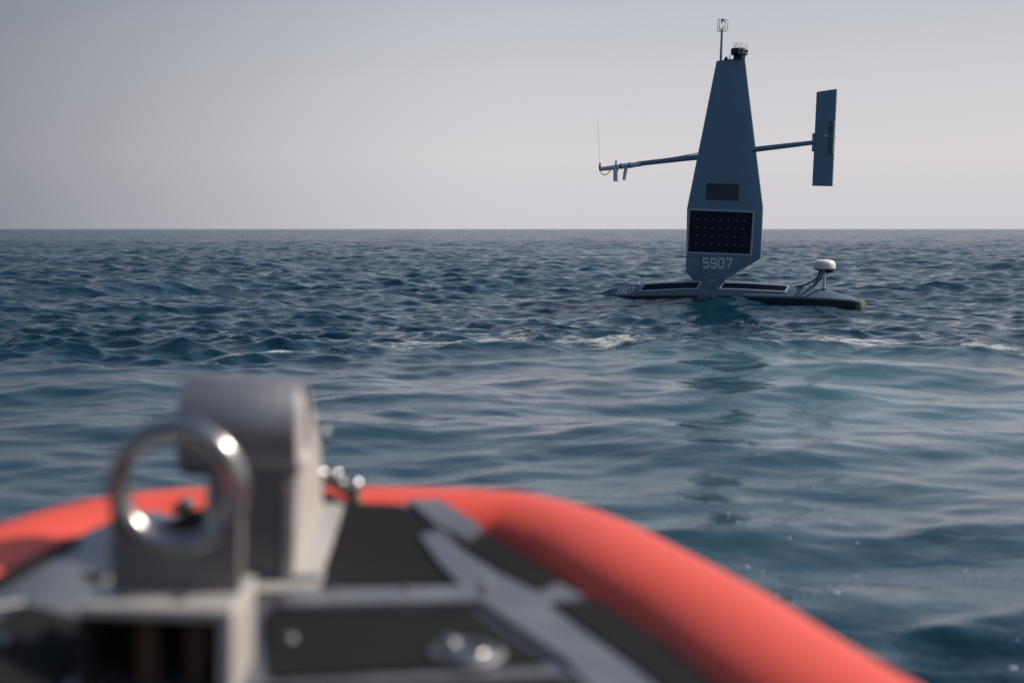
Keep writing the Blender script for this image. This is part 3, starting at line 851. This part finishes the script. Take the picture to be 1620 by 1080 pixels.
MB().lathe([(0.05, 0), (0.05, 0.02), (0.03, 0.06), (0.0, 0.075)], (0.255, 0, 4.862), 14).build('gps_antenna', M['black'], vessel, smooth=40, rot=WING_ROT)
MB().tube([(0.335, 0, 4.86), (0.335, 0, 4.965)], 0.009, 6).build('stub_antenna', M['black'], vessel, rot=WING_ROT)

# satellite radome on posts
radome = MB().lathe([(0.195, 0.722), (0.205, 0.728), (0.208, 0.745), (0.208, 0.80), (0.203, 0.835), (0.185, 0.87), (0.145, 0.895), (0.08, 0.909), (0.0, 0.912)], (2.42, 0, 0), 36).build('radome', M['white'], vessel, smooth=50, rot=HULL_ROT)
MB().lathe([(0.0, 0.688), (0.12, 0.69), (0.19, 0.705), (0.195, 0.7215)], (2.42, 0, 0), 32).build('radome_base', M['black'], radome, smooth=40)
MB().box((2.47, -0.06, 0.655), (2.62, 0.06, 0.69)).build('bracket', M['black'], radome, bevel=0.006)
ca, sa = math.cos(math.radians(-128)), math.sin(math.radians(-128))
tri_ = []
for a_, z_ in ((-140, 0.77), (-126, 0.77), (-133, 0.815)):
    tri_.append((2.42 + 0.2095 * math.cos(math.radians(a_)), 0.2095 * math.sin(math.radians(a_)), z_))
MB().add(tri_, [(0, 1, 2)]).build('warning_sticker', M['yellow'], radome)
MB().tube([(2.42, 0, 0.33), (2.42, 0, 0.70)], 0.024, 12).build('post', M['steel_post'], vessel, smooth=50, rot=HULL_ROT)
MB().tube([(2.33, -0.02, 0.70), (2.325, -0.02, 0.60), (2.27, -0.02, 0.50), (2.17, -0.02, 0.37)], 0.02, 10).build('post', M['vessel_grey'], vessel, smooth=50, rot=HULL_ROT)
MB().tube(catmull([(2.33, -0.04, 0.70), (2.32, -0.04, 0.60), (2.22, -0.05, 0.50), (2.02, -0.06, 0.40), (1.86, -0.07, 0.375)], 6), 0.017, 8).build('cable', M['black'], vessel, smooth=60, rot=HULL_ROT)
MB().tube(catmull([(2.37, 0.0, 0.70), (2.36, 0.0, 0.58), (2.26, 0.0, 0.45), (2.20, 0.0, 0.37)], 6), 0.017, 8).build('cable', M['black'], vessel, smooth=60, rot=HULL_ROT)
MB().lathe([(0.06, 0.30), (0.06, 0.345), (0.035, 0.365)], (2.42, 0, 0), 16).build('post_foot', M['vessel_deck'], vessel, smooth=40, rot=HULL_ROT)
MB().box((2.12, -0.04, 0.36), (2.21, 0.02, 0.395)).build('cable_gland', M['nylon'], vessel, bevel=0.008, rot=HULL_ROT)

# ------------------------------------------------------------------ patrol boat bow (camera stands in it)
boat = thing('patrol_boat', 'bow of a boat with orange foam collar and black non-skid deck', 'boat', (-0.35, 2.4, 0.875))
Rm = Matrix(((0.999388, 0.0, -0.034979), (0.001397, 0.999202, 0.039919), (0.034951, -0.039944, 0.998590))).transposed()
boat.rotation_euler = Rm.to_euler()
CZ, CR = -0.04, 0.10
path = [(-1.15, -2.6), (-0.95, -1.6), (-0.78, -0.9), (-0.64, -0.3), (-0.580, 0.02), (-0.530, 0.20), (-0.470, 0.335), (-0.395, 0.430), (-0.28, 0.495), (-0.10, 0.535), (0.08, 0.555),
        (0.20, 0.565), (0.30, 0.562), (0.375, 0.535), (0.44, 0.470), (0.51, 0.360), (0.575, 0.21), (0.655, 0.02), (0.695, -0.085), (0.785, -0.365), (0.850, -0.545), (0.99, -1.0), (1.15, -1.6), (1.28, -2.6)]
cp = catmull([(x, y, CZ) for x, y in path], 6)
def squircle_tube(pts, rw, rh, seg=36, e=0.95):
    m_ = MB(); n_ = len(pts)
    for i, p in enumerate(pts):
        d = np.array(pts[min(i + 1, n_ - 1)]) - np.array(pts[max(i - 1, 0)])
        d = d / np.linalg.norm(d); nx, ny = d[1], -d[0]
        for k in range(seg):
            a = 2 * math.pi * k / seg
            c, s_ = math.cos(a), math.sin(a)
            u = math.copysign(abs(c) ** e, c) * rw; w = math.copysign(abs(s_) ** e, s_) * rh
            m_.v.append((p[0] + nx * u, p[1] + ny * u, p[2] + w))
    for i in range(n_ - 1):
        for k in range(seg):
            m_.f.append((i * seg + k, i * seg + (k + 1) % seg, (i + 1) * seg + (k + 1) % seg, (i + 1) * seg + k))
    m_.f += [tuple(range(seg)), tuple(range((n_ - 1) * seg, n_ * seg))]
    return m_
squircle_tube(cp, 0.15, CR).build('collar', M['orange'], boat, smooth=60, label='orange foam collar around the bow')
# hull under the collar
m_ = MB(); rows = []
for p in cp[::3]:
    c = np.array([0.05, -0.6])
    d = np.array(p[:2]) - c
    rows.append([(c[0] + d[0] * 0.93, c[1] + d[1] * 0.93, -0.02), (c[0] + d[0] * 0.97, c[1] + d[1] * 0.97, -0.14), (c[0] + d[0] * 0.80, c[1] + d[1] * 0.86, -0.55), (0.05 + d[0] * 0.15, c[1] + d[1] * 0.72, -1.2)])
nn = 4; m_.v = [q for r in rows for q in r]
for i in range(len(rows) - 1):
    for k in range(nn - 1):
        m_.f.append((i * nn + k, (i + 1) * nn + k, (i + 1) * nn + k + 1, i * nn + k + 1))
m_.build('hull', M['hull_grey'], boat, smooth=60)
# aluminium foredeck, rising towards the stem and the port side deck
def sm1(t):
    t = min(1.0, max(0.0, t)); return t * t * (3 - 2 * t)
def deck_z(x, y):
    return max(0.05 * sm1((y - 0.08) / 0.42), 0.062 * sm1((-0.20 - x) / 0.22))
def plate(poly, z0, z1, name, mat, parent=boat, bevel=0.003, label=None):
    """flat plate cut along a fine grid and laid on the deck's curvature"""
    bm = bmesh.new()
    bm.faces.new([bm.verts.new((x, y, 0)) for x, y in poly])
    xs = [p[0] for p in poly]; ys = [p[1] for p in poly]
    for gx in (-0.42, -0.37, -0.33, -0.29, -0.25, -0.20):
        if min(xs) < gx < max(xs) and min(ys) < 0.5:
            bmesh.ops.bisect_plane(bm, geom=bm.verts[:] + bm.edges[:] + bm.faces[:], plane_co=(gx, 0, 0), plane_no=(1, 0, 0))
    for gy in (0.08, 0.14, 0.20, 0.26, 0.32, 0.38, 0.44, 0.50):
        if min(ys) < gy < max(ys):
            bmesh.ops.bisect_plane(bm, geom=bm.verts[:] + bm.edges[:] + bm.faces[:], plane_co=(0, gy, 0), plane_no=(0, 1, 0))
    bmesh.ops.triangulate(bm, faces=bm.faces[:])
    for v in bm.verts: v.co.z = deck_z(v.co.x, v.co.y) + z1
    top = bm.faces[:]
    ext = bmesh.ops.extrude_face_region(bm, geom=top)
    for v in [g for g in ext['geom'] if isinstance(g, bmesh.types.BMVert)]: v.co.z += z0 - z1
    bmesh.ops.recalc_face_normals(bm, faces=bm.faces[:])
    me = bpy.data.meshes.new(name); bm.to_mesh(me); bm.free()
    me.materials.append(mat)
    o = bpy.data.objects.new(name, me); col.objects.link(o); o.parent = parent
    me.set_sharp_from_angle(angle=math.radians(30))
    for p in me.polygons: p.use_smooth = True
    if label: o['label'] = label
    return o
deck_out = [(-0.95, -2.5), (-0.80, -1.6), (-0.64, -0.9), (-0.53, -0.4), (-0.475, -0.155), (-0.436, 0.045), (-0.405, 0.198), (-0.374, 0.304), (-0.325, 0.425), (-0.263, 0.468), (0.076, 0.478), (0.205, 0.480), (0.255, 0.40), (0.298, 0.318),
            (0.425, 0.138), (0.475, 0.046), (0.552, -0.145), (0.63, -0.3), (0.70, -0.46), (0.86, -0.9), (0.96, -1.5), (1.05, -2.5)]
deck = plate(deck_out, -0.05, 0.0, 'foredeck', M['alu'], boat)
NS = M['nonskid']
plate([(0.010, 0.455), (0.121, 0.455), (0.183, 0.337), (0.272, 0.095), (0.017, 0.035)], 0.001, 0.006, 'nonskid_panel', NS, deck)
plate([(-0.05, -0.135), (0.283, -0.07), (0.405, -0.315), (0.004, -0.415)], 0.001, 0.006, 'nonskid_panel', NS, deck)
plate([(-0.02, -0.46), (0.42, -0.37), (0.62, -0.8), (0.0, -0.95)], 0.001, 0.006, 'nonskid_panel', NS, deck)
plate([(-0.38, -0.30), (-0.262, -0.26), (-0.262, -0.9), (-0.50, -0.9)], 0.001, 0.006, 'nonskid_panel', NS, deck)
plate([(-0.335, 0.25), (-0.29, 0.37), (-0.24, 0.42), (-0.20, 0.42), (-0.20, 0.24)], 0.001, 0.006, 'nonskid_panel', NS, deck)
plate([(0.250, 0.270), (0.300, 0.325), (0.440, 0.130), (0.400, 0.070)], 0.001, 0.005, 'nonskid_strip', NS, deck)
plate([(0.418, -0.015), (0.492, 0.025), (0.56, -0.14), (0.64, -0.30), (0.71, -0.465), (0.87, -0.92), (0.76, -0.92), (0.528, -0.28)], 0.001, 0.005, 'nonskid_strip', NS, deck)
plate([(-0.470, -0.16), (-0.432, 0.045), (-0.405, 0.06), (-0.440, -0.20), (-0.50, -0.45), (-0.53, -0.45)], 0.001, 0.005, 'nonskid_strip', NS, deck)
plate([(-0.36, -0.10), (-0.30, -0.02), (-0.265, -0.06), (-0.29, -0.13)], 0.001, 0.005, 'nonskid_strip', NS, deck)
# raised deck battens
plate([(-0.03, -0.03), (0.285, 0.028), (0.290, -0.060), (-0.035, -0.122)], 0.001, 0.018, 'deck_batten', M['alu'], deck)
plate([(0.172, 0.285), (0.212, 0.318), (0.248, 0.240), (0.340, 0.08), (0.495, -0.27), (0.70, -0.8), (0.64, -0.8), (0.455, -0.36), (0.292, -0.03)], 0.001, 0.012, 'deck_batten', M['alu'], deck)
plate([(0.135, 0.455), (0.200, 0.468), (0.292, 0.322), (0.264, 0.270), (0.205, 0.325)], 0.001, 0.016, 'corner_plate', M['alu'], deck)
plate([(0.43, -0.345), (0.448, -0.36), (0.52, -0.55), (0.49, -0.55)], 0.013, 0.02, 'deck_batten', M['alu'], deck)
for (x_, y_, z_, rr_) in ((0.303, 0.027, 0.018, 0.012), (0.008, -0.257, 0.005, 0.012), (0.05, -0.045, 0.018, 0.006), (0.17, -0.02, 0.018, 0.006)):
    MB().lathe([(rr_, 0), (rr_, 0.004), (rr_ * 0.7, 0.009), (0, 0.010)], (x_, y_, z_), 16).build('bolt_head', M['alu'], deck, smooth=40)
latch = MB().lathe([(0.057, 0), (0.057, 0.006), (0.050, 0.010), (0.044, 0.006), (0.0, 0.005)], (0.283, -0.297, 0.005), 32).build('deck_ring_latch', M['alu'], deck, smooth=40)
m_ = MB()
m_.tube([(0.283 + 0.03 * math.cos(a), -0.297 + 0.03 * math.sin(a), 0.014) for a in np.linspace(0, 2 * math.pi, 25)], 0.006, 8, cap=False)
m_.build('pull_ring', M['polished'], deck, smooth=60)
MB().lathe([(0.014, 0), (0.014, 0.012), (0.008, 0.018), (0, 0.019)], (0.255, -0.285, 0.012), 16).build('bolt_head', M['polished'], deck, smooth=40)
# port side fittings
MB().tube([(-0.44, -0.38, 0.072), (-0.38, -0.32, 0.070)], 0.007, 10).build('grab_rail', M['alu'], boat, smooth=50)
MB().lathe([(0.016, 0), (0.016, 0.006), (0, 0.012)], (-0.37, -0.45, 0.056), 16).build('bolt_head', M['alu'], deck, smooth=40)
MB().lathe([(0.018, 0), (0.018, 0.012), (0.008, 0.02), (0, 0.02)], (-0.300, 0.395, 0.046), 16).build('bolt_head', M['alu'], deck, smooth=40)

# wheelhouse added unseen behind the camera to cut light on the fittings' near faces
cab_blocker = MB().prism([(-1.35, -0.30), (-1.35, 0.75), (-1.75, 1.75), (-1.75, 1.80), (-4.2, 1.85), (-4.2, -0.30)], -0.95, 1.05, 'x')
cab_blocker.v = [(x_, y_ - 2.3, z_) for x_, y_, z_ in cab_blocker.v]
wheelhouse_blocker = cab_blocker.build('wheelhouse_blocker', M['hull_grey'], boat, bevel=0.02)
for x0, x1 in ((-0.85, -0.25), (-0.20, 0.30), (0.35, 0.95)):
    MB().add([(x0, -3.70, 0.83), (x1, -3.70, 0.83), (x1, -3.985, 1.60), (x0, -3.985, 1.60)], [(0, 1, 2, 3)]).build('blocker_windscreen', M['lens'], wheelhouse_blocker)
plate([(-1.05, -6.6), (1.15, -6.6), (1.1, -2.45), (-0.98, -2.45)], -0.05, -0.002, 'well_deck', M['nonskid'], boat)

# mooring box with an open front
BX0, BX1, BY0, BY1, BZ = -0.250, -0.033, -0.490, -0.318, 0.125
box = MB().prism([(BX0, BY0), (BX1, BY0), (BX1, BY1), (BX0, BY1)], BZ - 0.018, BZ, 'z').build('box_top', M['alu_plate'], boat, bevel=0.006)
MB().box((BX1 - 0.022, BY0 + 0.001, -0.2), (BX1 - 0.001, BY1 - 0.001, BZ - 0.0185)).build('box_side', M['alu_plate'], box, bevel=0.004)
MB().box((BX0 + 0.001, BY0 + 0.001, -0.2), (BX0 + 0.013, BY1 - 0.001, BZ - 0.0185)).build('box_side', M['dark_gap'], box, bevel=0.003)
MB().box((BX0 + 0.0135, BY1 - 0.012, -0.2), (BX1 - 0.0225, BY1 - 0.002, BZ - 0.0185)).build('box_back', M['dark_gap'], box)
for x_ in (-0.165, -0.095):
    MB().box((x_ - 0.016, BY0 + 0.05, -0.2), (x_ + 0.016, BY0 + 0.075, BZ - 0.03)).build('divider', M['rust'], box, bevel=0.003)
for x_, y_ in ((-0.07, -0.40), (-0.19, -0.45), (-0.115, -0.45)):
    MB().lathe([(0.011, 0), (0.011, 0.004), (0.0, 0.007)], (x_, y_, BZ), 12).build('bolt_head', M['alu'], box, smooth=40)

# lifting eye standing on the box: one plate with a rounded ring
RY, RX, RZ = -0.395, -0.133, 0.271
m_ = MB()
R0, r0 = 0.0845, 0.0165
nU, nV = 56, 16
vs, fs = [], []
for i in range(nU):
    a = 2 * math.pi * i / nU
    for j in range(nV):
        b_ = 2 * math.pi * j / nV
        rr_ = R0 + r0 * math.cos(b_)
        vs.append((RX + rr_ * math.cos(a), RY + 1.15 * r0 * math.sin(b_), RZ + rr_ * math.sin(a)))
for i in range(nU):
    for j in range(nV):
        fs.append((i * nV + j, ((i + 1) % nU) * nV + j, ((i + 1) % nU) * nV + (j + 1) % nV, i * nV + (j + 1) % nV))
m_.add(vs, fs)
eye = m_.build('lifting_eye', M['polished'], boat, smooth=60, label='polished steel lifting eye')
arc = [(RX + 0.088 * math.cos(a), RZ + 0.088 * math.sin(a)) for a in np.linspace(math.pi * 1.06, math.pi * 1.94, 22)]
poly = [(RX - 0.092, BZ - 0.003), (RX - 0.092, RZ - 0.01)] + arc + [(RX + 0.092, RZ - 0.01), (RX + 0.092, BZ - 0.003)]
MB().prism(poly, RY - 0.0165, RY + 0.0165, 'y').build('eye_base', M['shade_plate'], eye, bevel=0.004)

# towing bitt: thick horizontal tube between sloping cheek plates
TY, TZ, TR = 0.115, 0.267, 0.089
prof = [(TR, -0.235), (TR, -0.035), (TR - 0.003, -0.031), (TR - 0.014, -0.031), (TR - 0.017, -0.035), (TR - 0.017, -0.235), (TR, -0.235)]
bitt = MB().lathe(prof, (0, TY, TZ), 48, 'x')
bitt.f = bitt.f[:-2] if len(bitt.f[-1]) > 4 else bitt.f
bitt = bitt.build('towing_bitt', M['alu'], boat, smooth=50, label='horizontal aluminium tube of the towing bitt')
MB().lathe([(TR - 0.018, -0.050), (TR - 0.018, -0.036)], (0, TY, TZ), 40, 'x').build('bulkhead', M['alu_plate'], bitt, smooth=40)
cheek = [(TY - 0.035, -0.005), (TY - 0.03, 0.10), (TY - 0.062, TZ - 0.070)]
cheek += [(TY + (TR - 0.001) * math.cos(a), TZ + (TR - 0.001) * math.sin(a)) for a in np.linspace(math.radians(-128), math.radians(63), 26)]
cheek += [(0.27, 0.275), (0.36, 0.20), (0.41, 0.14), (0.43, 0.06), (0.40, -0.005)]
def cheek_plate(x0, x1):
    return MB().prism([(TY - 0.075, -0.005), (TY - 0.068, 0.11), (TY - 0.05, 0.190), (TY + 0.10, 0.20), (TY + 0.092, TZ + 0.02), (TY + 0.055, TZ + 0.075), (0.24, 0.285), (0.33, 0.215), (0.39, 0.14), (0.425, 0.06), (0.43, -0.005)], x0, x1, 'x')
cheek_plate(-0.052, -0.0305).build('cheek_plate', M['alu_plate'], bitt, bevel=0.004)
cheek_plate(-0.19, -0.178).build('cheek_plate', M['alu_plate'], bitt, bevel=0.004)
MB().box((-0.177, TY - 0.058, 0.0), (-0.053, TY - 0.046, 0.200)).build('web_plate', M['shade_plate'], bitt, bevel=0.003)
plate([(-0.21, -0.05), (0.015, -0.01), (0.015, 0.10), (-0.21, 0.10)], 0.001, 0.010, 'base_plate', M['alu_plate'], bitt, 0.003)
plate([(-0.03, 0.04), (0.012, 0.05), (0.012, 0.40), (-0.03, 0.40)], 0.011, 0.022, 'base_flange', M['alu_plate'], bitt, 0.003)

# bow shackle pin beyond the bitt
pin = MB().tube([(-0.055, 0.46, 0.115), (-0.02, 0.47, 0.095), (0.02, 0.48, 0.072)], [0.016, 0.014, 0.016], 12).build('shackle_pin', M['polished'], boat, smooth=50)
for c_, rr_ in (((-0.018, 0.468, 0.104), 0.020), ((0.022, 0.48, 0.082), 0.022), ((-0.024, 0.36, 0.215), 0.012)):
    MB().lathe([(0, -rr_), (rr_ * 0.7, -rr_ * 0.7), (rr_, 0), (rr_ * 0.7, rr_ * 0.7), (0, rr_)], c_, 16).build('pin_knob', M['polished'], pin, smooth=80)
MB().tube([(0.024, 0.48, 0.07), (0.036, 0.48, 0.03), (0.04, 0.47, -0.01)], [0.014, 0.012, 0.014], 10).build('shackle_arm', M['nylon'], pin, smooth=50)
MB().prism([(-0.05, 0.01), (0.03, 0.01), (0.02, 0.055), (-0.045, 0.085)], 0.44, 0.455, 'y').build('shackle_lug', M['dark_gap'], pin, bevel=0.004)

# ------------------------------------------------------------------ floating foam flecks near the boat
random.seed(9)
fx, fy, fr_ = [], [], []
for k in range(34):
    d_ = random.uniform(4.2, 7.6); a_ = random.uniform(8, 21)
    fx.append(d_ * math.tan(math.radians(a_))); fy.append(d_); fr_.append(random.uniform(0.002, 0.008) * (1.4 if random.random() < 0.15 else 1))
fx = np.array(fx, np.float32); fy = np.array(fy, np.float32)
px_, py_, pz_, _, _ = sea_surface(fx, fy, np.full_like(fx, 0.03))
m_ = MB()
for x_, y_, z_, q in zip(px_, py_, pz_, fr_):
    for _ in range(random.choice((1, 1, 2, 3))):
        dx, dy = random.uniform(-1.5, 1.5) * q, random.uniform(-1, 1) * q
        m_.lathe([(q, -0.002), (q * 0.95, q * 0.3), (q * 0.6, q * 0.6), (0, q * 0.7)], (x_ + dx, y_ + dy, z_), 7)
fl = m_.build('foam_flecks', material('foam_bubbles', (0.7, 0.72, 0.72), 0.35), None, smooth=60)
fl['kind'] = 'stuff'; fl['label'] = 'small white foam flecks floating on the near water'; fl['category'] = 'foam'
